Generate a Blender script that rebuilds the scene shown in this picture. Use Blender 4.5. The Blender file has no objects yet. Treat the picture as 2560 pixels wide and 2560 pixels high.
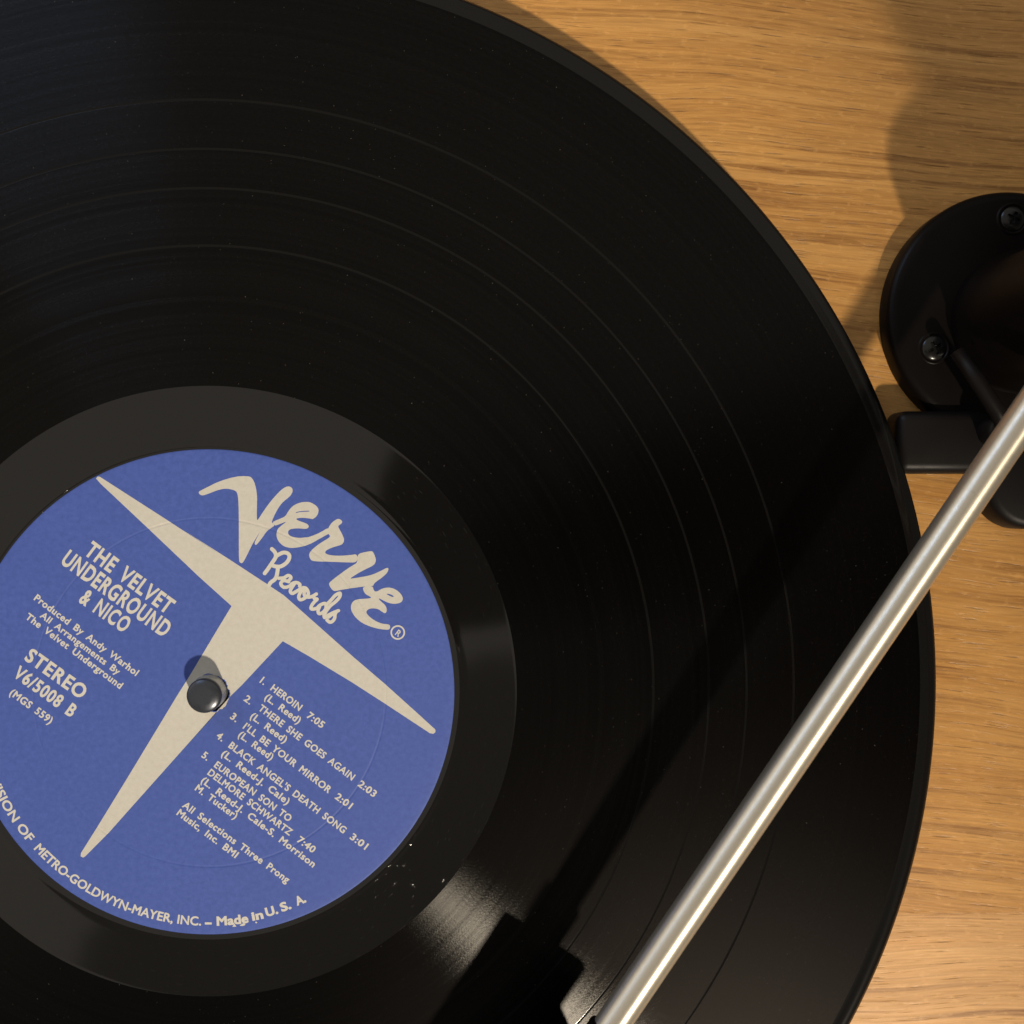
import bpy, bmesh, math, random
import numpy as np
from mathutils import Vector, Matrix, noise
from mathutils.geometry import delaunay_2d_cdt
random.seed(7)
MM = 0.001
scene = bpy.context.scene
COL = scene.collection
R = math.radians

# ------------------------------------------------------------------ camera
cam_data = bpy.data.cameras.new('camera')
cam = bpy.data.objects.new('camera', cam_data)
COL.objects.link(cam)
scene.camera = cam
CAM = Vector((54.98, 42.58, 222.42)) * MM
AX, AY = -0.02427, -0.03101
cam_rot = Matrix.Rotation(AX, 4, 'X') @ Matrix.Rotation(AY, 4, 'Y')
cam.matrix_world = Matrix.Translation(CAM) @ cam_rot
cam_data.sensor_fit = 'HORIZONTAL'
cam_data.sensor_width = 4.03          # a phone camera: real lens and sensor size
cam_data.lens = 4.03 * 2700 / 2560
cam_data.clip_start = 0.002
cam_data.clip_end = 50
cam_data.dof.use_dof = True
cam_data.dof.focus_distance = 0.2226
cam_data.dof.aperture_fstop = 1.9

# ------------------------------------------------------------------ world
world = bpy.data.worlds.new('World')
scene.world = world
world.use_nodes = True
bg = world.node_tree.nodes['Background']
bg.inputs['Color'].default_value = (1.0, 0.90, 0.78, 1)
bg.inputs['Strength'].default_value = 0.10

# ------------------------------------------------------------------ lamps
def area_lamp(name, loc, target, size, power, color, size_y=None, shape='DISK', spread=180):
    l = bpy.data.lights.new(name, 'AREA')
    l.shape = shape
    l.size = size
    if size_y: l.size_y = size_y
    l.energy = power
    l.color = color
    l.spread = R(spread)
    o = bpy.data.objects.new(name, l)
    COL.objects.link(o)
    o.location = loc
    o.rotation_euler = (Vector(target) - Vector(loc)).to_track_quat('-Z', 'Y').to_euler()
    return o
KEY = Vector((0.825, -1.885, 2.160))      # a shaded lamp across the room: its pool of light fades towards the far right corner
lamp = bpy.data.lights.new('table_lamp', 'SPOT')
lamp.energy = 450
lamp.color = (1.0, 0.87, 0.69)
lamp.shadow_soft_size = 0.075
lamp.spot_size = R(11.1)
lamp.spot_blend = 0.55
lamp_o = bpy.data.objects.new('table_lamp', lamp)
COL.objects.link(lamp_o)
lamp_o.location = KEY
lamp_o.rotation_euler = (Vector((-0.045, -0.065, 0)) - KEY).to_track_quat('-Z', 'Y').to_euler()
area_lamp('window', (-0.72, 1.07, 0.96), (0, 0, 0), 0.5, 4.0, (0.42, 0.62, 1.0), 0.6, 'RECTANGLE')
ceil = area_lamp('ceiling_bounce', (-0.85, 1.06, 0.9), (-0.85, 1.06, 0), 3.6, 11.0, (1.0, 0.91, 0.79), 3.0, 'RECTANGLE')
ceil.rotation_euler = (0, 0, R(35.5))
area_lamp('wall_bounce', (-1.9, 1.3, 0.75), (0.1, 0, 0.02), 3.0, 10.0, (1.0, 0.91, 0.79), 1.5, 'RECTANGLE')


scene.view_settings.view_transform = 'Standard'
scene.view_settings.look = 'None'
scene.view_settings.exposure = 0
scene.view_settings.gamma = 1
scene.view_settings.use_curve_mapping = False
scene.cycles.use_denoising = True
scene.cycles.max_bounces = 8

# ------------------------------------------------------------------ node helpers
class NT:
    def __init__(self, name):
        self.m = bpy.data.materials.new(name)
        self.m.use_nodes = True
        self.t = self.m.node_tree
        self.b = self.t.nodes['Principled BSDF']
    def n(self, typ, **kw):
        nd = self.t.nodes.new(typ)
        for k, v in kw.items(): setattr(nd, k, v)
        return nd
    def link(self, a, b): self.t.links.new(a, b)
    def val(self, sock, v):
        if hasattr(v, 'is_linked') or isinstance(v, bpy.types.NodeSocket): self.link(v, sock)
        else: sock.default_value = v
    def math(self, op, a, b=0.0, c=None, clamp=False):
        nd = self.n('ShaderNodeMath', operation=op, use_clamp=clamp)
        self.val(nd.inputs[0], a); self.val(nd.inputs[1], b)
        if c is not None: self.val(nd.inputs[2], c)
        return nd.outputs[0]
    def coords(self):
        return self.n('ShaderNodeTexCoord').outputs['Object']
    def map(self, vec, scale=(1, 1, 1), rot=(0, 0, 0), loc=(0, 0, 0)):
        nd = self.n('ShaderNodeMapping')
        self.link(vec, nd.inputs['Vector'])
        nd.inputs['Scale'].default_value = scale
        nd.inputs['Rotation'].default_value = rot
        nd.inputs['Location'].default_value = loc
        return nd.outputs[0]
    def noise(self, vec, scale, detail=4, rough=0.55, dist=0.0, dims='3D'):
        nd = self.n('ShaderNodeTexNoise', noise_dimensions=dims)
        if dims == '1D': self.link(vec, nd.inputs['W'])
        else: self.link(vec, nd.inputs['Vector'])
        nd.inputs['Scale'].default_value = scale
        nd.inputs['Detail'].default_value = detail
        nd.inputs['Roughness'].default_value = rough
        nd.inputs['Distortion'].default_value = dist
        return nd.outputs['Fac']
    def ramp(self, fac, stops):
        nd = self.n('ShaderNodeValToRGB')
        e = nd.color_ramp.elements
        while len(e) < len(stops): e.new(0.5)
        for el, (p, c) in zip(e, stops):
            el.position = p
            el.color = (c, c, c, 1) if isinstance(c, (int, float)) else (*c, 1)
        self.link(fac, nd.inputs['Fac'])
        return nd.outputs['Color']
    def mix(self, fac, a, b, blend='MIX'):
        nd = self.n('ShaderNodeMix', data_type='RGBA', blend_type=blend)
        self.val(nd.inputs[0], fac)
        for s, v in ((nd.inputs[6], a), (nd.inputs[7], b)):
            if isinstance(v, tuple): s.default_value = (*v, 1)
            else: self.link(v, s)
        return nd.outputs[2]
    def range(self, v, a, b, c, d):
        nd = self.n('ShaderNodeMapRange')
        self.link(v, nd.inputs[0])
        for i, q in enumerate((a, b, c, d)): nd.inputs[i + 1].default_value = q
        return nd.outputs[0]
    def bump(self, h, strength, dist, normal=None):
        nd = self.n('ShaderNodeBump')
        self.link(h, nd.inputs['Height'])
        nd.inputs['Strength'].default_value = strength
        nd.inputs['Distance'].default_value = dist
        if normal is not None: self.link(normal, nd.inputs['Normal'])
        return nd.outputs['Normal']
    def set(self, **kw):
        names = dict(color='Base Color', rough='Roughness', metal='Metallic', spec='Specular IOR Level', ior='IOR',
                     aniso='Anisotropic', arot='Anisotropic Rotation', tangent='Tangent', normal='Normal',
                     coat='Coat Weight', coat_rough='Coat Roughness')
        for k, v in kw.items():
            s = self.b.inputs[names[k]]
            if isinstance(v, tuple): s.default_value = (*v, 1)
            else: self.val(s, v)
        return self.m
    def polar(self):
        sx = self.n('ShaderNodeSeparateXYZ')
        self.link(self.coords(), sx.inputs[0])
        x, y = sx.outputs[0], sx.outputs[1]
        r = self.math('SQRT', self.math('ADD', self.math('MULTIPLY', x, x), self.math('MULTIPLY', y, y)))
        th = self.math('ARCTAN2', y, x)
        return r, th

# ------------------------------------------------------------------ materials
def wood_material(name, angle, seed, tone):
    t = NT(name)
    co = t.coords()
    rot = t.map(co, rot=(0, 0, R(angle)), loc=(seed * 0.37, seed * 0.11, 0))
    # slow sideways wander of the grain
    wob = t.noise(t.map(rot, (9, 14, 1)), 1.0, 2, 0.5)
    wv = t.n('ShaderNodeVectorMath', operation='MULTIPLY_ADD')
    cx = t.n('ShaderNodeCombineXYZ'); t.link(wob, cx.inputs[1])
    t.link(cx.outputs[0], wv.inputs[0]); wv.inputs[1].default_value = (0, 0.012, 0); t.link(rot, wv.inputs[2])
    g = wv.outputs[0]
    bands = t.noise(t.map(g, (4, 120, 1)), 1.0, 5, 0.65)
    fine = t.noise(t.map(g, (26, 1000, 1)), 1.0, 5, 0.7)
    fibre = t.noise(t.map(g, (150, 2600, 1)), 1.0, 3, 0.6)
    pores = t.noise(t.map(g, (110, 1900, 1), loc=(3, 7, 0)), 1.0, 2, 0.5)
    lines = t.noise(t.map(g, (7, 420, 1), loc=(9, 1, 0)), 1.0, 2, 0.55)
    lines2 = t.noise(t.map(g, (13, 760, 1), loc=(2, 8, 0)), 1.0, 2, 0.55)
    blotch = t.noise(t.map(g, (14, 40, 1), loc=(1, 5, 0)), 1.0, 3, 0.6)
    fleck = t.noise(t.map(g, (420, 900, 1)), 1.0, 3, 0.6)
    patchy = t.range(t.noise(t.map(g, (30, 60, 1), loc=(6, 2, 0)), 1.0, 2, 0.5), 0.38, 0.60, 0.15, 1.0)
    base = t.ramp(bands, [(0.28, tuple(tone[0])), (0.52, tuple(tone[1])), (0.74, tuple(tone[2]))])
    c = t.mix(t.range(fine, 0.36, 0.68, 0.0, 0.56), base, tuple(v * 0.58 for v in tone[0]))
    c = t.mix(t.math('MULTIPLY', t.range(lines, 0.56, 0.63, 0.0, 0.78), patchy), c, (tone[0][0] * 0.46, tone[0][1] * 0.40, tone[0][2] * 0.36))
    c = t.mix(t.math('MULTIPLY', t.range(lines2, 0.575, 0.64, 0.0, 0.74), patchy), c, (tone[0][0] * 0.48, tone[0][1] * 0.42, tone[0][2] * 0.38))
    c = t.mix(t.range(pores, 0.62, 0.70, 0.0, 0.66), c, tuple(v * 0.38 for v in tone[0]))
    c = t.mix(t.range(fibre, 0.40, 0.66, 0.0, 0.26), c, tuple(min(1, v * 1.25) for v in tone[2]))
    c = t.mix(t.range(blotch, 0.40, 0.70, 0.0, 0.28), c, tuple(v * 0.78 for v in tone[1]))
    c = t.mix(t.range(fleck, 0.56, 0.72, 0.0, 0.30), c, tuple(min(1, v * 1.22) for v in tone[2]))
    h = t.math('SUBTRACT', t.math('MULTIPLY', fine, 0.5), t.range(pores, 0.60, 0.74, 0.0, 1.0))
    nrm = t.bump(h, 0.6, 0.00014)
    return t.set(color=c, rough=t.range(fine, 0.3, 0.7, 0.34, 0.52), spec=0.35, normal=nrm)

TONE = [(0.450, 0.200, 0.046), (0.600, 0.298, 0.078), (0.710, 0.385, 0.120)]
M_WOOD = wood_material('teak_veneer', 4.5, 1.0, TONE)
M_WOOD2 = wood_material('teak_veneer_straight', 0.8, 4.0, [(0.52, 0.255, 0.080), (0.67, 0.355, 0.125), (0.76, 0.44, 0.175)])
M_WOOD_SIDE = wood_material('teak_edge', 0.0, 9.0, TONE)

def vinyl_groove():
    t = NT('grooved_vinyl')
    r, th = t.polar()
    n1 = t.noise(r, 900, 3, 0.6, dims='1D')
    n2 = t.noise(r, 160, 3, 0.6, dims='1D')
    rn = t.math('ADD', t.math('MULTIPLY', n1, 0.6), t.math('MULTIPLY', n2, 0.4))
    pv = t.n('ShaderNodeCombineXYZ')
    t.link(t.math('MULTIPLY', r, 5200), pv.inputs[0]); t.link(t.math('MULTIPLY', th, 130), pv.inputs[1])
    grain = t.noise(pv.outputs[0], 1.0, 2, 0.7)
    dust = t.noise(t.coords(), 2600, 1, 0.5)
    tg = t.n('ShaderNodeTangent', direction_type='RADIAL', axis='Z')
    nrm = t.bump(grain, 0.35, 0.00004)
    dif = t.n('ShaderNodeBsdfDiffuse')
    t.link(t.mix(t.range(dust, 0.775, 0.80, 0, 1), (0.0011, 0.0010, 0.0010), (0.10, 0.094, 0.085)), dif.inputs['Color'])
    gl = t.n('ShaderNodeBsdfAnisotropic', distribution='BECKMANN')
    lvl = t.math('MULTIPLY', t.range(rn, 0.3, 0.7, 0.0080, 0.0122), t.range(grain, 0.3, 0.7, 0.75, 1.25))
    cc = t.n('ShaderNodeCombineXYZ')
    for k, f in enumerate((1.0, 0.97, 0.92)): t.link(t.math('MULTIPLY', lvl, f), cc.inputs[k])
    t.link(cc.outputs[0], gl.inputs['Color'])
    t.val(gl.inputs['Roughness'], t.range(rn, 0.3, 0.7, 0.23, 0.28))
    gl.inputs['Anisotropy'].default_value = 0.68
    gl.inputs['Rotation'].default_value = 0.0
    t.link(tg.outputs[0], gl.inputs['Tangent']); t.link(nrm, gl.inputs['Normal'])
    add = t.n('ShaderNodeAddShader')
    t.link(dif.outputs[0], add.inputs[0]); t.link(gl.outputs[0], add.inputs[1])
    sheen = t.n('ShaderNodeBsdfAnisotropic', distribution='BECKMANN')
    sheen.inputs['Color'].default_value = (0.0034, 0.0030, 0.0028, 1)
    sheen.inputs['Roughness'].default_value = 0.36
    t.link(nrm, sheen.inputs['Normal'])
    add2 = t.n('ShaderNodeAddShader')
    t.link(add.outputs[0], add2.inputs[0]); t.link(sheen.outputs[0], add2.inputs[1])
    t.link(add2.outputs[0], t.t.nodes['Material Output'].inputs['Surface'])
    t.t.nodes.remove(t.b)
    return t.m
M_GROOVE = vinyl_groove()

def vinyl_smooth(name, rough, spec, scratch):
    t = NT(name)
    r, th = t.polar()
    pv = t.n('ShaderNodeCombineXYZ')
    t.link(t.math('MULTIPLY', r, 5600), pv.inputs[0]); t.link(t.math('MULTIPLY', th, 24), pv.inputs[1])
    sc = t.noise(pv.outputs[0], 1.0, 1, 0.5)
    fine = t.noise(t.coords(), 3000, 2, 0.6)
    h = t.math('ADD', t.range(sc, 0.72, 0.80, 0, scratch), t.math('MULTIPLY', fine, 0.05))
    return t.set(color=(0.0055, 0.0052, 0.005), rough=rough, spec=spec, normal=t.bump(h, 0.5, 0.00003))
M_DEADWAX = vinyl_smooth('dead_wax_vinyl', 0.08, 0.58, 0.7)
M_GAP = vinyl_smooth('track_gap_vinyl', 0.10, 0.16, 0.2)
M_RIM = vinyl_smooth('rim_vinyl', 0.17, 0.28, 0.1)

def paper(name, col, col2, speck):
    t = NT(name)
    a = t.noise(t.coords(), 900, 4, 0.65)
    b = t.noise(t.coords(), 2600, 3, 0.6)
    d = t.noise(t.coords(), 60, 3, 0.6)
    c = t.mix(t.range(a, 0.3, 0.7, 0, 1), col, col2)
    c = t.mix(t.range(d, 0.3, 0.7, 0, 0.30), c, col2)
    c = t.mix(t.range(b, 0.62, 0.75, 0.0, speck), c, tuple(v * 0.55 for v in col))
    return t.set(color=c, rough=0.55, spec=0.25, normal=t.bump(b, 0.18, 0.00004))
M_BLUE = paper('blue_paper', (0.063, 0.103, 0.360), (0.046, 0.080, 0.298), 0.20)
M_CREAM = paper('cream_print', (0.520, 0.500, 0.445), (0.462, 0.440, 0.385), 0.34)
M_PRINT = paper('cream_lettering', (0.555, 0.535, 0.475), (0.505, 0.485, 0.425), 0.15)

def plastic(name, col, rough, spec=0.5, bump=0.1):
    t = NT(name)
    n = t.noise(t.coords(), 1500, 3, 0.6)
    m = t.noise(t.coords(), 90, 3, 0.6)
    return t.set(color=t.mix(t.range(m, 0.3, 0.7, 0, 0.5), col, tuple(v * 0.7 for v in col)),
                 rough=t.range(m, 0.3, 0.7, rough * 0.85, rough * 1.2), spec=spec, normal=t.bump(n, bump, 0.00003))
M_PLASTIC = plastic('black_plastic', (0.006, 0.0046, 0.004), 0.34, 0.09)
M_PLASTIC_GREY = plastic('dark_grey_plastic', (0.009, 0.0075, 0.007), 0.40, 0.16)
M_RUBBER = plastic('slipmat_rubber', (0.012, 0.012, 0.012), 0.8, 0.2)
M_SCREW = plastic('black_screw', (0.010, 0.0095, 0.009), 0.22, 0.4)

def metal(name, col, rough, metal_v=1.0, streak=False, length_axis=None):
    t = NT(name)
    co = t.coords()
    n = t.noise(t.map(co, (40, 900, 900), rot=(0, 0, R(-56))) if streak else co, 1.0 if streak else 1200, 3, 0.6)
    d = t.noise(co, 350, 3, 0.6)
    c = t.mix(t.range(d, 0.62, 0.75, 0, 0.25), col, tuple(v * 0.6 for v in col))
    return t.set(color=c, metal=metal_v, rough=t.range(n, 0.3, 0.7, rough * 0.85, rough * 1.15),
                 normal=t.bump(n, 0.06, 0.00003))
def tube_metal():
    t = NT('satin_aluminium')
    co = t.coords()
    d = t.noise(co, 420, 3, 0.6)
    n = t.noise(co, 900, 2, 0.5)
    ax = t.n('ShaderNodeCombineXYZ')
    for k, v in enumerate((0.551, 0.834, 0.028)): ax.inputs[k].default_value = v
    c = t.mix(t.range(d, 0.68, 0.76, 0, 0.25), (0.84, 0.775, 0.64), (0.50, 0.46, 0.38))
    return t.set(color=c, metal=0.85, rough=t.range(n, 0.3, 0.7, 0.41, 0.46), aniso=0.80, tangent=ax.outputs[0])
M_TUBE = tube_metal()
M_TUBE_END = metal('stub_aluminium', (0.7, 0.66, 0.56), 0.35, 0.9)
M_SPINDLE = metal('spindle_steel', (0.42, 0.43, 0.42), 0.42, 0.7)
M_SPINDLE_CAP = metal('spindle_cap_steel', (0.050, 0.055, 0.068), 0.30, 0.5)
M_PLATTER = metal('platter_aluminium', (0.05, 0.05, 0.05), 0.4, 0.5)
M_PHONE = plastic('phone_body', (0.010, 0.010, 0.011), 0.35)

def skin():
    t = NT('skin')
    n = t.noise(t.coords(), 120, 4, 0.6)
    f = t.noise(t.coords(), 1400, 3, 0.6)
    return t.set(color=t.mix(t.range(n, 0.3, 0.7, 0, 1), (0.42, 0.24, 0.17), (0.36, 0.19, 0.13)), rough=0.5, spec=0.4, normal=t.bump(f, 0.2, 0.0002))
M_SKIN = skin()

# ---- the label's artwork, millimetres from the centre of the record
LOGO_OUTLINES = {
 'T': [[(-22.81,44.01),(-22.49,44.42),(-22.01,44.34),(-9.11,35.92),(3.19,27.78),(-5.14,33.38),(3.64,27.74),(11.27,22.67),(15.10,20.07),(20.70,15.04),(29.03,7.53),(35.54,1.88),(42.34,-4.33),(45.48,-7.24),(46.08,-7.79),(46.08,-8.34),(45.62,-8.67),(44.93,-8.53),(35.53,-2.23),(29.01,2.05),(20.07,7.57),(14.82,10.65),(6.44,1.66),(4.11,-0.61),(-5.94,-11.89),(-15.99,-23.17),(-20.82,-28.61),(-25.62,-33.44),(-26.08,-33.74),(-26.59,-33.48),(-26.53,-32.80),(-23.20,-27.49),(-17.02,-17.42),(-6.81,-0.55),(-3.95,3.99),(1.49,13.10),(4.42,17.91),(-2.21,23.98),(-12.87,34.29),(-21.89,42.93)]],
 'V1': [[(-2.16,41.22),(-1.91,41.48),(-0.14,42.37),(1.75,43.32),(4.27,44.15),(6.17,44.53),(8.18,44.49),(8.68,44.15),(9.18,43.33),(9.49,42.18),(9.68,40.91),(9.73,39.64),(9.66,37.74),(9.65,35.58),(9.84,35.51),(10.92,37.23),(12.19,39.01),(13.46,40.53),(14.73,41.81),(15.62,42.38),(16.38,42.44),(16.88,42.06),(17.00,41.43),(16.62,40.66),(15.99,40.03),(14.97,39.26),(14.08,38.12),(13.32,36.72),(12.62,35.13),(12.93,34.81),(13.28,34.40),(12.55,33.92),(11.66,33.28),(10.77,31.95),(10.01,30.99),(9.47,30.38),(9.18,30.55),(9.19,31.00),(9.70,32.01),(10.33,33.22),(9.89,32.52),(8.87,30.87),(8.10,29.34),(7.34,27.81),(6.76,26.80),(6.45,26.67),(6.07,26.92),(5.97,27.56),(5.96,30.11),(5.98,33.92),(5.98,37.74),(5.89,40.02),(5.71,41.04),(5.39,41.48),(4.64,41.80),(3.25,41.99),(1.74,41.67),(-0.15,40.91),(-1.29,40.53),(-1.91,40.72)]],
 'E1': [[(12.74,35.13),(13.95,35.64),(15.47,36.27),(15.98,37.23),(16.74,38.25),(17.75,38.88),(19.02,39.24),(20.03,39.26),(20.79,39.10),(21.97,38.33),(22.32,37.38),(21.82,36.25),(21.08,35.75),(21.03,35.70),(20.27,35.89),(18.75,36.02),(17.49,35.83),(18.12,35.38),(19.51,34.94),(20.14,34.55),(20.24,34.04),(19.76,33.73),(19.25,33.73),(17.99,33.85),(16.59,33.73),(16.09,33.41),(15.96,32.90),(16.21,32.39),(17.09,32.01),(18.48,31.85),(20.00,32.07),(19.23,31.83),(20.75,32.21),(22.53,32.97),(24.30,34.06),(25.19,33.35),(24.68,32.78),(24.17,32.69),(21.76,31.32),(20.49,30.62),(19.22,30.17),(19.74,30.29),(17.46,29.82),(16.20,29.82),(14.93,30.23),(13.93,31.25),(13.58,32.39),(13.75,33.54),(14.32,34.17),(15.59,35.13),(15.46,35.19),(13.69,34.45),(13.21,34.43)],
   [(17.52,37.04),(18.00,37.29),(19.27,37.42),(20.40,37.46),(20.40,37.29),(19.26,37.23),(18.13,37.13),(17.62,36.95)]],
 'R': [[(24.30,34.06),(24.69,34.76),(25.32,35.33),(26.09,35.80),(26.59,35.71),(27.04,35.33),(27.00,34.88),(26.33,34.44),(26.18,34.18),(26.71,33.23),(27.22,32.20),(27.44,31.44),(27.28,30.86),(26.83,30.42),(25.81,30.16),(24.67,29.78),(23.78,29.34),(23.50,28.95),(23.65,28.64),(24.29,28.38),(25.55,28.21),(27.33,28.22),(28.86,28.37),(30.13,28.56),(30.12,26.81),(28.09,26.82),(24.28,26.98),(21.74,27.04),(20.86,27.17),(20.48,27.55),(20.23,28.26),(20.36,28.83),(20.87,29.47),(21.76,30.23),(23.03,31.12),(24.68,32.08),(24.24,32.68),(23.92,33.35)]],
 'V2': [[(30.13,28.56),(31.65,28.95),(32.92,29.17),(33.31,29.01),(33.62,28.37),(33.94,27.47),(33.81,26.71),(33.30,26.13),(31.90,25.49),(30.37,24.67),(29.22,23.96),(28.65,23.52),(28.84,23.49),(30.62,23.77),(32.53,24.09),(34.19,24.72),(35.46,25.36),(36.10,25.71),(36.51,25.64),(36.41,25.04),(35.97,24.40),(35.07,23.63),(34.05,22.93),(33.48,22.42),(33.29,21.85),(31.13,21.85),(29.98,21.66),(28.07,21.41),(26.29,21.09),(25.15,20.84),(24.14,22.38),(24.78,23.08),(26.30,24.23),(28.09,25.56),(29.36,26.33),(30.12,26.81)]],
 'E2': [[(33.31,21.91),(33.35,21.33),(33.67,20.82),(34.18,20.85),(34.94,21.33),(35.96,21.65),(37.11,21.61),(38.25,21.07),(39.15,20.17),(39.46,19.40),(39.27,18.76),(38.63,18.38),(37.48,18.25),(36.34,18.51),(35.32,19.02),(34.62,19.41),(34.43,19.35),(34.94,18.77),(35.83,18.00),(36.14,17.23),(36.02,16.46),(35.63,16.33),(35.06,16.72),(34.30,17.23),(33.28,17.39),(32.39,17.24),(31.88,16.73),(32.00,16.22),(32.76,15.44),(33.91,14.67),(35.18,14.16),(36.58,14.05),(36.84,13.64),(36.71,13.06),(36.20,12.91),(34.67,13.07),(32.89,13.52),(30.98,14.36),(29.71,15.45),(28.95,16.61),(28.70,17.51),(28.95,18.53),(29.59,19.10),(30.61,19.29),(31.88,19.35),(32.96,19.48),(32.71,19.80),(31.88,20.19),(31.38,20.83),(31.13,21.85)],
   [(36.09,20.37),(36.47,20.37),(37.23,20.11),(37.61,19.79),(37.36,19.66),(36.72,19.92),(36.21,20.18)]],
}
SCRIPT_STROKES = [
 ('R', [[(12.68,29.61),(13.18,29.10),(13.48,28.48),(13.38,27.77),(12.77,26.85),(11.95,25.63),(11.19,24.61)],
   [(13.48,28.08),(14.09,28.48),(14.90,28.84),(15.71,28.79),(16.22,28.28),(16.11,27.46),(15.50,26.65),(14.48,26.04),(13.67,25.99),(12.97,26.14)],
   [(13.88,25.73),(13.77,24.81),(13.56,23.89),(13.16,23.28),(12.45,22.77),(12.09,22.21)]]),
 ('e', [[(14.07,23.59),(15.08,23.69),(15.89,24.15),(16.40,23.99),(16.50,23.58),(15.99,23.07)],
   [(16.09,22.87),(15.08,23.13),(14.47,22.57),(14.87,21.85),(15.58,21.75),(16.29,22.00)]]),
 ('c', [[(16.29,21.95),(16.90,22.56),(17.71,22.71),(18.32,22.35),(18.32,21.94)],
   [(17.31,22.56),(16.69,21.64),(16.39,20.93),(16.79,20.47),(17.50,20.82),(18.01,21.13)]]),
 ('o', [[(18.01,21.13),(18.92,21.64),(19.63,21.48),(20.04,20.71),(19.93,20.00),(19.12,19.39),(18.41,19.19),(18.11,19.70),(18.31,20.41),(18.82,21.23)],
   [(19.33,21.02),(19.22,20.31),(19.53,19.80),(20.24,19.69)]]),
 ('r', [[(20.24,19.69),(20.95,19.89),(21.71,20.35)],
   [(21.15,19.79),(21.35,19.38),(21.86,19.28),(21.25,18.67),(20.74,17.95),(20.63,17.34),(21.14,17.24),(21.85,17.44)]]),
 ('d', [[(21.85,17.44),(22.46,18.05),(23.38,18.41),(23.68,18.05),(23.58,17.23),(22.97,16.51),(22.25,16.31),(22.05,16.93),(22.36,17.74)],
   [(23.78,18.15),(24.60,18.97),(25.62,20.09),(26.54,20.50),(26.43,19.68),(25.62,18.76),(24.60,17.94),(23.78,16.92),(23.27,16.00),(23.37,15.49)]]),
 ('s', [[(23.37,15.49),(24.18,16.00),(25.20,16.51),(26.22,16.91)],
   [(25.81,16.71),(25.50,16.10),(25.40,15.28),(24.89,14.66),(24.38,14.56),(23.87,14.98)],
   [(25.20,16.40),(24.18,15.59)]]),
]
PRINT_LINES = [
 ('THE VELVET', -25.48, 28.76, 20.92, 3.15, -36.7),
 ('UNDERGROUND', -30.16, 26.87, 25.82, 3.25, -36.5),
 ('& NICO', -26.63, 19.02, 11.27, 3.10, -35.5),
 ('Produced By Andy Warhol', -35.62, 19.38, 25.86, 1.35, -37.6),
 ('All Arrangements By', -34.45, 15.88, 19.76, 1.30, -37.6),
 ('The Velvet Underground', -37.38, 15.59, 23.97, 1.35, -37.6),
 ('STEREO', -37.69, 7.22, 14.17, 2.75, -36.1),
 ('V6/5008 B', -40.03, 3.82, 14.57, 2.55, -36.4),
 ('(MGS 559)', -40.74, 0.02, 10.25, 1.45, -37.9),
 ('1.', 10.02, 2.25, 1.02, 1.38, -32.7),
 ('HEROIN', 12.17, 0.70, 7.38, 1.38, -36.6),
 ('7:05', 19.51, -5.00, 3.98, 1.38, -35.5),
 ('(L. Reed)', 10.94, -1.18, 8.71, 1.38, -36.9),
 ('2.', 6.70, -1.45, 1.60, 1.38, -27.9),
 ('THERE SHE GOES AGAIN', 9.65, -3.40, 24.26, 1.38, -37.8),
 ('2:03', 29.99, -19.26, 4.20, 1.38, -37.0),
 ('(L. Reed)', 7.98, -5.05, 8.87, 1.38, -36.9),
 ('3.', 3.89, -5.10, 1.56, 1.38, -35.4),
 ("I'LL BE YOUR MIRROR", 6.50, -7.20, 22.24, 1.38, -38.0),
 ('2:01', 25.24, -21.84, 3.93, 1.38, -35.4),
 ('(L. Reed)', 5.51, -8.88, 8.44, 1.38, -38.6),
 ('4.', 1.00, -9.05, 1.57, 1.38, -32.9),
 ("BLACK ANGEL'S DEATH SONG", 3.54, -11.10, 29.73, 1.38, -37.7),
 ('3:01', 28.30, -30.24, 4.06, 1.38, -37.7),
 ('(L. Reed-J. Cale)', 2.06, -12.76, 17.02, 1.38, -37.8),
 ('5.', -1.98, -13.05, 1.46, 1.38, -33.4),
 ('EUROPEAN SON TO', 0.57, -15.10, 19.22, 1.38, -37.3),
 ('DELMORE SCHWARTZ', -0.78, -16.66, 21.18, 1.38, -37.7),
 ('7:40', 17.44, -30.76, 4.17, 1.38, -37.3),
 ('(L. Reed-J. Cale-S. Morrison', -2.14, -18.26, 29.14, 1.38, -38.2),
 ('M. Tucker)', -3.37, -19.87, 10.29, 1.38, -38.5),
 ('All Selections Three Prong', -5.96, -23.32, 26.82, 1.38, -37.1),
 ('Music, Inc. BMI', -7.12, -24.93, 15.15, 1.38, -37.6),
]
REG_MARK = (38.36, 12.36)

# ------------------------------------------------------------------ mesh helpers (millimetres in, metres out)
def link_mesh(name, bm, mat, parent=None, smooth=True, keep_normals=False):
    if not keep_normals:
        bmesh.ops.recalc_face_normals(bm, faces=bm.faces)
    bmesh.ops.scale(bm, vec=(MM, MM, MM), verts=bm.verts)
    me = bpy.data.meshes.new(name)
    bm.to_mesh(me); bm.free()
    if smooth:
        for p in me.polygons: p.use_smooth = True
    me.materials.append(mat)
    o = bpy.data.objects.new(name, me)
    COL.objects.link(o)
    if parent: o.parent = parent
    return o

def empty(name, label=None, cat=None):
    o = bpy.data.objects.new(name, None)
    o.empty_display_size = 0.01
    COL.objects.link(o)
    if label: o['label'] = label; o['category'] = cat
    return o

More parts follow.
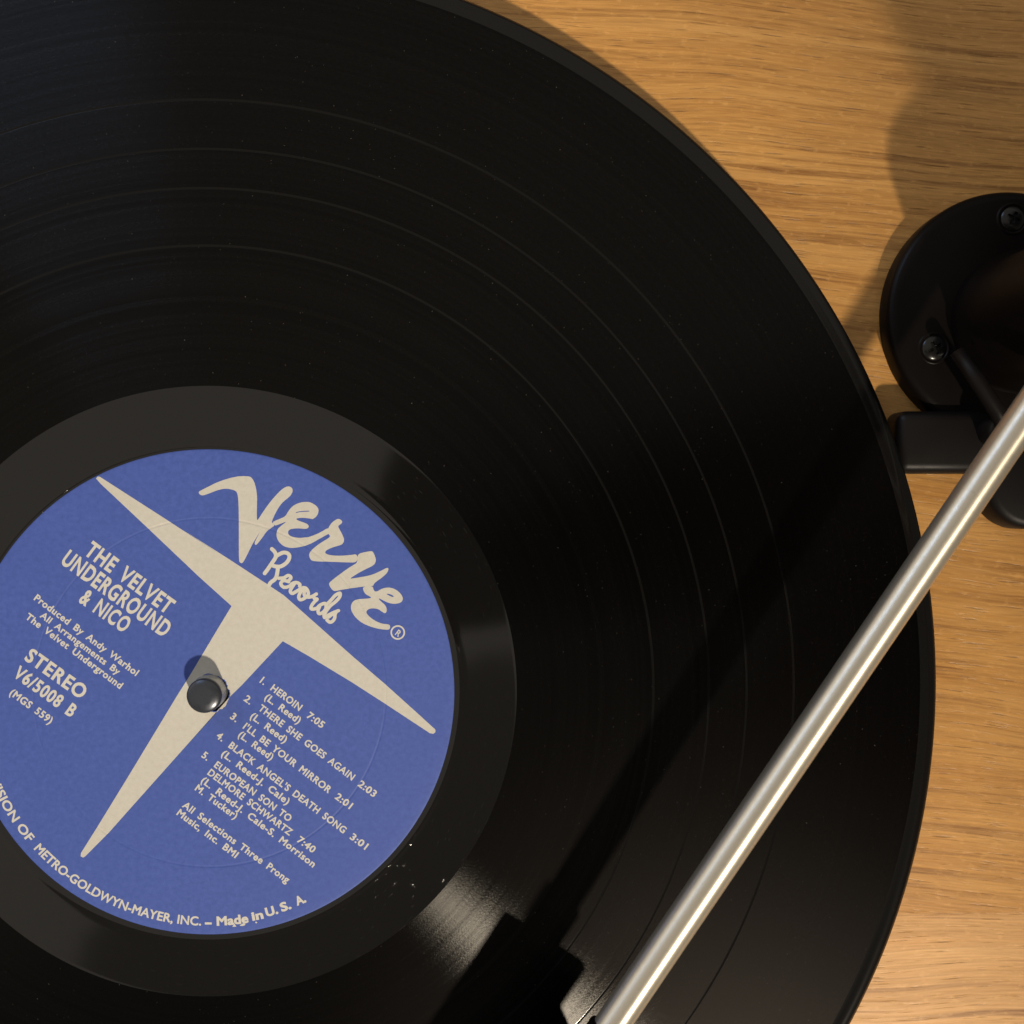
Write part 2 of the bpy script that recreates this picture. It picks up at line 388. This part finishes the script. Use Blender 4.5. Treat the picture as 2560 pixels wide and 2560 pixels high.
def lathe(profile, seg=256, centre=(0, 0), cap_start=False, cap_end=False, wobble=None):
    bm = bmesh.new()
    rings = []
    for k, (r, z) in enumerate(profile):
        ring = []
        for i in range(seg):
            a = 2 * math.pi * i / seg
            rr = r + (wobble(k, a) if wobble else 0)
            ring.append(bm.verts.new((centre[0] + rr * math.cos(a), centre[1] + rr * math.sin(a), z)))
        rings.append(ring)
    for A, B in zip(rings, rings[1:]):
        for i in range(seg):
            j = (i + 1) % seg
            bm.faces.new((A[i], A[j], B[j], B[i]))
    if cap_start: bm.faces.new(rings[0])
    if cap_end: bm.faces.new(rings[-1])
    return bm

def box(x0, x1, y0, y1, z0, z1, bevel=0.0, seg=3, rotz=0.0):
    bm = bmesh.new()
    bmesh.ops.create_cube(bm, size=1)
    bmesh.ops.scale(bm, vec=(x1 - x0, y1 - y0, z1 - z0), verts=bm.verts)
    if bevel:
        bmesh.ops.bevel(bm, geom=bm.edges[:], offset=bevel, segments=seg, affect='EDGES', profile=0.5)
    if rotz: bmesh.ops.rotate(bm, matrix=Matrix.Rotation(R(rotz), 3, 'Z'), verts=bm.verts)
    bmesh.ops.translate(bm, vec=((x0 + x1) / 2, (y0 + y1) / 2, (z0 + z1) / 2), verts=bm.verts)
    return bm

def tube_along(points, radii, seg=32, caps=True):
    """round bar through points (mm), radius per point"""
    bm = bmesh.new()
    pts = [Vector(p) for p in points]
    rings = []
    for i, p in enumerate(pts):
        d = (pts[min(i + 1, len(pts) - 1)] - pts[max(i - 1, 0)]).normalized()
        s = d.cross(Vector((0, 0, 1))).normalized()
        u = s.cross(d).normalized()
        rings.append([bm.verts.new(p + radii[i] * (math.cos(2 * math.pi * k / seg) * s + math.sin(2 * math.pi * k / seg) * u)) for k in range(seg)])
    for A, B in zip(rings, rings[1:]):
        for k in range(seg):
            bm.faces.new((A[k], A[(k + 1) % seg], B[(k + 1) % seg], B[k]))
    if caps:
        bm.faces.new(rings[0]); bm.faces.new(rings[-1])
    return bm

def sharpen(o, deg=35):
    me = o.data
    bm = bmesh.new(); bm.from_mesh(me)
    for e in bm.edges:
        if len(e.link_faces) == 2 and e.calc_face_angle(0) > R(deg): e.smooth = False
    bm.to_mesh(me); bm.free()
    return o

# ================================================================== turntable: plinth, platter, spindle
WOOD_Z = -11.5
turntable = empty('turntable', 'wooden-topped turntable with satin silver tonearm and black round arm base', 'turntable')
plinth = sharpen(link_mesh('plinth', box(-190, 262, -152, 206, -75, WOOD_Z - 0.8, 2.0), M_WOOD_SIDE, turntable))
for y0, y1, mat, nm in ((-152, -52.005, M_WOOD2, 'straight'), (-51.995, 206, M_WOOD, 'slanting')):
    b = sharpen(link_mesh('veneer_board', box(-190, 262, y0, y1, WOOD_Z - 0.795, WOOD_Z, 0.0, 1), mat, plinth))
platter = sharpen(link_mesh('platter', lathe([(0.0, -11.2), (143.0, -11.2), (145.5, -10.0), (146.5, -3.2), (145.5, -2.8), (0.0, -2.8)], 192), M_PLATTER, turntable))
sharpen(link_mesh('slipmat', lathe([(3.7, -2.78), (143.5, -2.78), (144, -1.9), (143.5, -1.55), (3.7, -1.55)], 160), M_RUBBER, platter))
spindle = link_mesh('spindle', lathe([(0.0, -2.7), (3.52, -2.7), (3.52, 3.95), (3.45, 4.02), (0.0, 4.02)], 64, (-0.15, 0.35)), M_SPINDLE, turntable)
bm = bmesh.new(); bm.from_mesh(spindle.data); bmesh.ops.remove_doubles(bm, verts=bm.verts, dist=1e-7); bm.to_mesh(spindle.data); bm.free()

sharpen(spindle, 40)
sharpen(link_mesh('spindle_cap', lathe([(3.50, 4.03), (3.50, 4.45), (3.38, 4.72), (3.1, 4.92), (2.5, 5.12), (1.95, 5.26), (1.7, 5.30), (0.9, 5.33), (0.02, 5.34)], 64, (-0.15, 0.35), cap_end=True), M_SPINDLE_CAP, spindle), 60)

# ================================================================== the record
record = empty('vinyl_record', 'black vinyl record with blue paper label lying on the turntable platter', 'record')
R_LABEL, R_DEAD, R_GROOVE, R_OUT = 50.0, 62.9, 147.4, 151.0
GAPS = [91.3, 102.9, 110.8, 120.7]
disc = link_mesh('disc', lathe([(3.7, -0.12), (3.7, -1.5), (50, -1.5), (140, -1.45), (149.3, -1.5), (150.6, -1.15), (151.0, -0.62), (150.85, -0.25), (150.2, 0.12)], 384), M_RIM, record)
link_mesh('lead_in_rim', lathe([(147.4, 0.0), (147.8, 0.03), (148.3, 0.13), (148.8, 0.24), (149.3, 0.27), (149.8, 0.22), (150.2, 0.12)], 384), M_RIM, record)
link_mesh('dead_wax', lathe([(49.6, -0.10), (50.15, -0.08), (50.5, 0.02), (50.9, 0.10), (51.3, 0.10), (51.7, 0.02), (52.1, -0.02), (53, -0.03), (57, -0.03), (62.3, -0.03), (62.6, -0.02), (62.9, 0.0)], 320), M_DEADWAX, record)
edges = [R_DEAD] + GAPS + [R_GROOVE]
for k in range(5):
    a, b = edges[k] + (0.24 if k else 0), edges[k + 1] - (0.24 if k < 4 else 0)
    n = 6
    link_mesh('groove_band', lathe([(a + (b - a) * i / n, 0.0) for i in range(n + 1)], 320), M_GROOVE, record)
for g in GAPS:
    link_mesh('track_gap', lathe([(g - 0.24, 0.0), (g - 0.17, -0.012), (g + 0.17, -0.012), (g + 0.24, 0.0)], 320), M_GAP, record)

# ---- paper label, with the press ring sunk into it
R_RING = 35.9
def ring_z(r):
    d = abs(r - R_RING)
    return -0.06 * (0.5 + 0.5 * math.cos(math.pi * d / 0.36)) if d < 0.36 else 0.0
LABEL_Z = 0.02
prof = [3.75, 4.3, 6, 10, 20, 30, 35]
prof += [R_RING - 0.42 + 0.07 * i for i in range(13)]
prof += [37, 40, 45, 48, 49.2, 49.7]
ragged = lambda k, a: (0.22 * noise.noise((math.cos(a) * 3.5, math.sin(a) * 3.5, 2.0)) + 0.12 * noise.noise((math.cos(a) * 9, math.sin(a) * 9, 5.0))) if k == 0 else 0.0
lab_prof = [(r, LABEL_Z + ring_z(r) - (0.03 if r > 49.6 else 0)) for r in prof] + [(49.95, -0.03), (50.0, -0.09)]
label = link_mesh('paper_label', lathe(lab_prof, 320, wobble=ragged), M_BLUE, record)
label['label'] = 'round blue paper label with cream logo and lettering'

def chaikin(pts, n=1):
    for _ in range(n):
        out = []
        for i in range(len(pts)):
            a, b = Vector(pts[i]), Vector(pts[(i + 1) % len(pts)])
            out += [a * 0.75 + b * 0.25, a * 0.25 + b * 0.75]
        pts = out
    return [tuple(p) for p in pts]

def seg_rmin(a, b):
    d = b - a
    t = max(0, min(1, -a.dot(d) / max(d.dot(d), 1e-12)))
    return (a + d * t).length

def drape(me, z):
    """lay a flat print (mm) on the label so that it follows the press ring"""
    bm = bmesh.new(); bm.from_mesh(me)
    bmesh.ops.triangulate(bm, faces=bm.faces)
    lo, hi = R_RING - 0.46, R_RING + 0.46
    for it in range(9):
        todo = []
        for e in bm.edges:
            if e.calc_length() < 0.16: continue
            a, b = e.verts[0].co.xy, e.verts[1].co.xy
            if max(a.length, b.length) < lo or seg_rmin(a, b) > hi: continue
            todo.append(e)
        if not todo: break
        bmesh.ops.subdivide_edges(bm, edges=todo, cuts=1)
        bmesh.ops.triangulate(bm, faces=[f for f in bm.faces if len(f.verts) > 3])
    for v in bm.verts:
        v.co.z = z + ring_z(v.co.xy.length)
    for f in bm.faces:
        if f.normal.z < 0: f.normal_flip()
    bm.normal_update()
    for f in bm.faces:
        if f.normal.z < 0: f.normal_flip()
    return bm

def fill_shape(outlines):
    cu = bpy.data.curves.new('shape', 'CURVE')
    cu.dimensions = '2D'; cu.fill_mode = 'BOTH'
    for pts in outlines:
        s = cu.splines.new('POLY')
        s.points.add(len(pts) - 1)
        for q, p in zip(s.points, pts): q.co = (p[0], p[1], 0, 1)
        s.use_cyclic_u = True
    o = bpy.data.objects.new('shape', cu); COL.objects.link(o)
    dg = bpy.context.evaluated_depsgraph_get(); dg.update()
    me = bpy.data.meshes.new_from_object(o.evaluated_get(dg))
    bpy.data.objects.remove(o); bpy.data.curves.remove(cu)
    return me

def union_mesh(loops):
    """one clean flat mesh from outlines that may overlap (non-zero winding)"""
    co, ed = [], []
    for L in loops:
        n0 = len(co)
        co += [Vector((p[0], p[1])) for p in L]
        ed += [(n0 + i, n0 + (i + 1) % len(L)) for i in range(len(L))]
    vs, es, fs, *_ = delaunay_2d_cdt(co, ed, [], 0, 1e-5)
    V = np.array([tuple(v) for v in vs])
    F = np.array(fs)
    C = V[F].mean(axis=1)
    W = np.zeros(len(C), int)
    for L in loops:
        P = np.array(L, float); Q = np.roll(P, -1, axis=0)
        x0, y0, x1, y1 = P[:, 0], P[:, 1], Q[:, 0], Q[:, 1]
        cx, cy = C[:, 0:1], C[:, 1:2]
        cr = (x1 - x0) * (cy - y0) - (cx - x0) * (y1 - y0)
        W += ((y0 <= cy) & (y1 > cy) & (cr > 0)).sum(1) - ((y0 > cy) & (y1 <= cy) & (cr < 0)).sum(1)
    keep = [f for f, w in zip(fs, W) if w > 0]
    me = bpy.data.meshes.new('print')
    me.from_pydata([(v[0], v[1], 0) for v in vs], [], keep)
    bm = bmesh.new(); bm.from_mesh(me)
    bmesh.ops.delete(bm, geom=[v for v in bm.verts if not v.link_faces], context='VERTS')
    bm.to_mesh(me); bm.free()
    return me

def boundary_loops(me):
    """outlines of a flat mesh, solid side on the left"""
    bm = bmesh.new(); bm.from_mesh(me)
    bmesh.ops.remove_doubles(bm, verts=bm.verts, dist=1e-5)
    for f in bm.faces:
        f.normal_update()
        if f.normal.z < 0: f.normal_flip()
    nxt = {}
    for e in bm.edges:
        if len(e.link_loops) == 1:
            l = e.link_loops[0]
            nxt.setdefault(l.vert, []).append(l.link_loop_next.vert)
    loops = []
    while nxt:
        v = next(iter(nxt)); L = []
        while v in nxt:
            L.append(v.co.xy.copy())
            w = nxt[v].pop()
            if not nxt[v]: del nxt[v]
            v = w
        if len(L) > 2: loops.append(L)
    bm.free()
    return loops

def fatten(L, d):
    n = len(L); out = []
    for i in range(n):
        a, b, c = L[i - 1], L[i], L[(i + 1) % n]
        u, v = (b - a), (c - b)
        if u.length < 1e-9 or v.length < 1e-9: continue
        u.normalize(); v.normalize()
        n1, n2 = Vector((u.y, -u.x)), Vector((v.y, -v.x))
        m = n1 + n2
        if m.length < 1e-6: m = n1
        m.normalize()
        out.append(b + m * min(d / max(m.dot(n1), 0.3), 1.5 * d))
    return out

def text_mesh(s, bold, spacing=1.0, word=1.0):
    cu = bpy.data.curves.new('text', 'FONT')
    cu.body = s; cu.size = 1.0; cu.space_character = spacing; cu.space_word = word
    cu.dimensions = '2D'; cu.fill_mode = 'BOTH'; cu.resolution_u = 4
    o = bpy.data.objects.new('text', cu); COL.objects.link(o)
    dg = bpy.context.evaluated_depsgraph_get(); dg.update()
    me = bpy.data.meshes.new_from_object(o.evaluated_get(dg))
    bpy.data.objects.remove(o); bpy.data.curves.remove(cu)
    loops = [fatten(L, bold) for L in boundary_loops(me)]
    bpy.data.meshes.remove(me)
    return union_mesh(loops)

def put(name, me, z, mat):
    bm = drape(me, z)
    bpy.data.meshes.remove(me)
    o = link_mesh(name, bm, mat, label, smooth=False, keep_normals=True)
    return o

# ---- logo: big winged T, brush letters, script line
hole = [((3.95 + 0.30 * noise.noise((math.cos(a) * 3.5, math.sin(a) * 3.5, 2.0)) + 0.2 * noise.noise((math.cos(a) * 9, math.sin(a) * 9, 5.0))) * math.cos(a),
         (3.95 + 0.30 * noise.noise((math.cos(a) * 3.5, math.sin(a) * 3.5, 2.0)) + 0.2 * noise.noise((math.cos(a) * 9, math.sin(a) * 9, 5.0))) * math.sin(a))
        for a in [2 * math.pi * i / 90 for i in range(90)]]
put('winged_letter_t', fill_shape([LOGO_OUTLINES['T'][0], hole]), LABEL_Z + 0.016, M_CREAM)
for k, key in enumerate(('V1', 'E1', 'R', 'V2', 'E2')):
    put('logo_letter', fill_shape([chaikin(o, 2) for o in LOGO_OUTLINES[key]]), LABEL_Z + 0.016 + 0.010 * (k % 2), M_CREAM)

def catmull(pts, n=6):
    P = [Vector(p) for p in pts]
    P = [P[0] * 2 - P[1]] + P + [P[-1] * 2 - P[-2]]
    out = []
    for i in range(1, len(P) - 2):
        for k in range(n):
            t = k / n
            a, b, c, d = P[i - 1], P[i], P[i + 1], P[i + 2]
            out.append(0.5 * ((2 * b) + (c - a) * t + (2 * a - 5 * b + 4 * c - d) * t * t + (3 * b - a - 3 * c + d) * t ** 3))
    out.append(P[-2])
    return out

def stroke_loop(pts, w):
    C = catmull(pts)
    L, Rr = [], []
    for i, p in enumerate(C):
        d = (C[min(i + 1, len(C) - 1)] - C[max(i - 1, 0)]).normalized()
        nrm = Vector((-d.y, d.x)) * w / 2
        L.append(p + nrm); Rr.append(p - nrm)
    quads = [[Rr[i], Rr[i + 1], L[i + 1], L[i]] for i in range(len(C) - 1)]
    discs = [[p + Vector((math.cos(a), math.sin(a))) * w / 2 for a in [2 * math.pi * k / 14 for k in range(14)]] for p in C[::2] + [C[-1]]]
    return quads + discs
def ccw(L):
    A2 = sum(L[i - 1][0] * L[i][1] - L[i][0] * L[i - 1][1] for i in range(len(L)))
    return L if A2 > 0 else L[::-1]
for k, (ch, strokes) in enumerate(SCRIPT_STROKES):
    loops = []
    for st in strokes: loops += [ccw(L) for L in stroke_loop(st, 0.80 if ch == 'R' else 0.70)]
    put('script_letter', union_mesh(loops), LABEL_Z + 0.030 + 0.010 * (k % 2), M_PRINT)
# registered mark
bm = lathe([(1.18, LABEL_Z + 0.02), (1.50, LABEL_Z + 0.02)], 48, REG_MARK)
for f in bm.faces:
    f.normal_update()
    if f.normal.z < 0: f.normal_flip()
link_mesh('registered_ring', bm, M_PRINT, label, smooth=False, keep_normals=True)

def place_line(s, x, y, width, cap, ang, bold=0.018, name='printed_line', spacing=1.05, word=1.0):
    me = text_mesh(s, bold, spacing, word)
    xs = [v.co.x for v in me.vertices]
    x0, x1 = min(xs), max(xs)
    ca, sa = math.cos(R(ang)), math.sin(R(ang))
    kx, ky = width / (x1 - x0), cap / CAP
    jit = random.uniform(0, 50)
    for v in me.vertices:
        u, w = (v.co.x - x0) * kx, v.co.y * ky
        # worn letterpress: the ink edge wanders a little
        u += 0.035 * noise.noise((u * 4 + jit, w * 4, 1.0)); w += 0.035 * noise.noise((u * 4, w * 4 + jit, 4.0))
        v.co = (x + u * ca - w * sa, y + u * sa + w * ca, 0)
    return put(name, me, LABEL_Z + 0.017, M_PRINT)
me = text_mesh('H', 0.0); CAP = max(v.co.y for v in me.vertices); bpy.data.meshes.remove(me)
for (s, x, y, w, cap, ang) in PRINT_LINES:
    small = cap < 2
    place_line(s, x, y, w, cap, -37.2 if (small and len(s) < 12) else ang, bold=0.030 if small else 0.033, spacing=1.10 if small else 1.14, word=1.7 if small else 1.5)
place_line('R', REG_MARK[0] - 0.62, REG_MARK[1] - 0.42, 0.95, 1.3, -37, 0.012, 'registered_letter')

def arc_line(s, a0, a1, r_base, cap, bold=0.028, drift=0.0):
    """text round the foot of the label: angles in degrees from straight down, positive to the right"""
    me = text_mesh(s, bold, 1.02)
    xs = [v.co.x for v in me.vertices]
    x0, x1 = min(xs), max(xs)
    for v in me.vertices:
        f = (v.co.x - x0) / (x1 - x0)
        a = R(-90 + a0 + (a1 - a0) * f)
        r = r_base - drift * f - v.co.y * cap / CAP
        r += 0.03 * noise.noise((v.co.x * 6, v.co.y * 6, a0))
        v.co = (r * math.cos(a), r * math.sin(a), 0)
    return put('rim_text', me, LABEL_Z + 0.017, M_PRINT)
arc_line('A DIVISION OF', -76.0, -50.6, 48.1, 1.75)
arc_line('METRO-GOLDWYN-MAYER, INC.', -48.6, -2.6, 48.1, 1.75)
arc_line('-', -1.7, 0.0, 48.3, 1.9, 0.035)
arc_line('Made', 1.2, 9.1, 48.1, 1.75, 0.042)
arc_line('in', 10.0, 12.9, 47.9, 1.7, 0.042)
arc_line('U.', 13.6, 16.7, 47.7, 1.7, 0.046)
arc_line('S.', 17.5, 20.2, 47.6, 1.7, 0.046)
arc_line('A.', 21.6, 24.2, 47.5, 1.7, 0.046)
def blot(cx, cy, pts):
    put('ink_fleck', fill_shape([[(cx + px, cy + py) for px, py in pts]]), LABEL_Z + 0.017, M_PRINT)
blot(4.6, -48.25, [(-0.4, -0.2), (0.45, -0.15), (0.1, 0.4), (-0.05, 0.35)])
blot(6.3, -48.0, chaikin([(-0.75, -0.25), (0.3, -0.3), (0.65, 0.1), (0.35, 0.4), (-0.1, 0.15)], 2))
blot(9.1, -47.6, chaikin([(-0.18, -0.15), (0.2, -0.15), (0.2, 0.15), (-0.15, 0.2)], 2))

# ================================================================== tonearm base
base = link_mesh('tonearm_base', lathe([(0.0, WOOD_Z + 0.01), (26.3, WOOD_Z + 0.01), (26.35, -7.6), (26.0, -6.7), (25.2, -6.2), (24.2, -6.0), (0.0, -6.0)], 128, (168.6, 79.3)), M_PLASTIC, turntable)
sharpen(base, 50)
def screw(cx, cy, z, rot):
    bm = bmesh.new()
    nr, na = 22, 72
    grid = []
    for i in range(nr + 1):
        r = 2.55 * i / nr
        row = []
        for j in range(na):
            a = 2 * math.pi * j / na
            x, y = r * math.cos(a + rot), r * math.sin(a + rot)
            h = 0.9 * math.sqrt(max(0, 1 - (r / 2.75) ** 2)) - 0.25
            lx, ly = r * math.cos(a), r * math.sin(a)
            if (abs(lx) < 0.34 and abs(ly) < 1.45) or (abs(ly) < 0.34 and abs(lx) < 1.45): h -= 0.55
            row.append(bm.verts.new((cx + x, cy + y, z + h)))
        grid.append(row)
    for A, B in zip(grid, grid[1:]):
        for j in range(na):
            bm.faces.new((A[j], A[(j + 1) % na], B[(j + 1) % na], B[j]))
    bmesh.ops.remove_doubles(bm, verts=bm.verts, dist=1e-4)
    o = link_mesh('screw', bm, M_SCREW, base)
    sharpen(o, 40)
    # the counterbore lip round the head
    link_mesh('screw_collar', lathe([(2.75, z - 0.02), (2.95, z + 0.22), (3.3, z + 0.26), (3.55, z - 0.02)], 48, (cx, cy)), M_PLASTIC, base)
screw(152.2, 72.0, -6.0, 0.5)
screw(168.9, 99.6, -6.0, 1.1)
screw(184.5, 70.5, -6.0, 0.2)
housing = sharpen(link_mesh('pivot_housing', lathe([(0.0, -6.0), (15.2, -6.0), (15.2, -2.0), (14.2, -0.8), (14.0, 29.5), (13.3, 31.4), (11.8, 32.2), (0.0, 32.2)], 96, (171.0, 77.5)), M_PLASTIC, turntable), 40)
lift = sharpen(link_mesh('arm_lift_block', box(143.5, 166.0, 45.2, 58.5, WOOD_Z + 0.01, -3.0, 2.2, 4), M_PLASTIC_GREY, turntable), 50)
link_mesh('lift_bar', tube_along([(154.0, 70.5, 1.0), (157.2, 64.5, 3.0), (161.5, 58.0, 3.2), (165.0, 52.0, 2.5)], [1.5, 1.7, 1.7, 1.5], 20), M_PLASTIC_GREY, lift)
sharpen(link_mesh('lift_post', lathe([(0.0, -3.0), (3.2, -3.0), (3.2, 1.6), (2.6, 2.2), (0.0, 2.2)], 32, (163.5, 54.0)), M_PLASTIC_GREY, lift), 45)
knob = sharpen(link_mesh('cue_knob', lathe([(0.0, WOOD_Z + 0.01), (10.2, WOOD_Z + 0.01), (10.0, -5.4), (9.3, -4.4), (8.0, -4.0), (0.0, -4.0)], 64, (173.0, 43.4)), M_PLASTIC_GREY, turntable), 40)

# ================================================================== tonearm
A = Vector((80.4, -59.5, 18.0)); B = Vector((148.7, 43.8, 18.0))
ad = (B - A).normalized()
side = Vector((ad.y, -ad.x, 0))
def along(t, z=None): p = A + ad * t; return Vector((p.x, p.y, 20.5 + 3.5 * t / 126.3 if z is None else z))
LEN = (B - A).length
arm = link_mesh('tonearm', tube_along([along(-1.2), along(30), along(80), along(LEN), along(LEN + 46)], [3.2, 3.2, 3.2, 3.2, 3.2], 64), M_TUBE, turntable)
sharpen(arm, 40)
sharpen(link_mesh('collar', tube_along([along(-11), along(-10.6), along(-1.6), along(-1.2)], [3.5, 3.9, 3.9, 3.4], 48), M_PLASTIC, arm), 40)
def oriented_box(t0, t1, w0, w1, z0, z1, bevel):
    bm = box(t0, t1, w0, w1, z0, z1, bevel)
    M = Matrix(((ad.x, side.x, 0, A.x), (ad.y, side.y, 0, A.y), (0, 0, 1, 0), (0, 0, 0, 1)))
    bmesh.ops.transform(bm, matrix=M, verts=bm.verts)
    return bm
sharpen(link_mesh('headshell', oriented_box(-52, -8.5, -10.5, 9.5, 16.0, 19.0, 1.0), M_PLASTIC, arm), 40)
sharpen(link_mesh('cartridge', oriented_box(-46, -17, -9, 8, 2.5, 15.9, 1.0), M_PLASTIC_GREY, arm), 40)
link_mesh('stylus', tube_along([(*along(-40).xy, 2.6), (*(along(-43.5).xy), 0.03)], [0.35, 0.08], 10), M_TUBE_END, arm)
sharpen(link_mesh('counterweight', tube_along([along(LEN + 62), along(LEN + 62.5), along(LEN + 84.5), along(LEN + 85)], [13.5, 14.2, 14.2, 13.5], 64), M_PLASTIC, arm), 40)
link_mesh('rear_stub', tube_along([along(LEN + 46.1), along(LEN + 62)], [3.0, 3.0], 32), M_TUBE_END, arm)

# ================================================================== the phone that takes the picture, mirrored in the record
phone_bm = box(-40, 112, -60, 17, 1.0, 9.0, 3.4, 4)
bmesh.ops.scale(phone_bm, vec=(MM, MM, MM), verts=phone_bm.verts)
bmesh.ops.transform(phone_bm, matrix=Matrix.Translation(CAM) @ cam_rot, verts=phone_bm.verts)
bmesh.ops.scale(phone_bm, vec=(1 / MM, 1 / MM, 1 / MM), verts=phone_bm.verts)
phone = sharpen(link_mesh('smartphone', phone_bm, M_PHONE), 40)
phone['label'] = 'dark smartphone held flat above the record, mirrored in the shiny vinyl'
phone['category'] = 'phone'

# ================================================================== the hand and forearm that hold it (its shadow darkens the far right corner)
def skin_figure(name, chains, mat):
    """chains: lists of ((x, y, z), radius) in mm; the first vertex of a chain may be shared by index"""
    me = bpy.data.meshes.new(name)
    vs, es, rad, key = [], [], [], {}
    for ch in chains:
        prev = None
        for p, r in ch:
            if p not in key:
                key[p] = len(vs); vs.append(tuple(c * MM for c in p)); rad.append(r * MM)
            i = key[p]
            if prev is not None: es.append((prev, i))
            prev = i
    me.from_pydata(vs, es, [])
    o = bpy.data.objects.new(name, me)
    COL.objects.link(o)
    m = o.modifiers.new('skin', 'SKIN'); m.use_smooth_shade = True
    for i, r in enumerate(rad):
        d = me.skin_vertices[0].data[i]
        d.radius = (r, r)
        d.use_root = (i == 0)
    sub = o.modifiers.new('subdivision', 'SUBSURF'); sub.levels = 2; sub.render_levels = 2
    dg = bpy.context.evaluated_depsgraph_get(); dg.update()
    out = bpy.data.meshes.new_from_object(o.evaluated_get(dg))
    bpy.data.objects.remove(o)
    out.materials.clear(); out.materials.append(mat)
    for p in out.polygons: p.use_smooth = True
    o = bpy.data.objects.new(name, out); COL.objects.link(o)
    return o
W = (222, -28, 204); K = (196, 10, 216)
chains = [[(K, 17), (W, 21), ((262, -82, 182), 31), ((312, -150, 152), 38), ((352, -205, 126), 40)],
          [(K, 17), ((184, 50, 214), 10.5), ((170, 70, 214), 9.2), ((146, 75, 217), 8.6), ((128, 70, 218), 7.6)],
          [(K, 17), ((180, 32, 211), 10.5), ((158, 40, 208), 9.4), ((136, 41, 210), 8.8), ((120, 40, 213), 7.6)],
          [(K, 17), ((181, 14, 209), 10.0), ((158, 18, 207), 9.0), ((138, 19, 209), 8.4), ((124, 19, 213), 7.4)],
          [(K, 17), ((184, -4, 210), 9.0), ((164, -4, 208), 8.0), ((148, -3, 210), 7.4), ((137, -3, 213), 6.6)],
          [(K, 17), ((196, -4, 230), 11.0), ((178, 4, 243), 9.6), ((156, 12, 245), 8.6), ((142, 15, 244), 7.4)]]
person = skin_figure('person', chains, M_SKIN)
person['label'] = 'bare hand and forearm holding the smartphone over the turntable, mirrored dimly in the vinyl'
person['category'] = 'person'
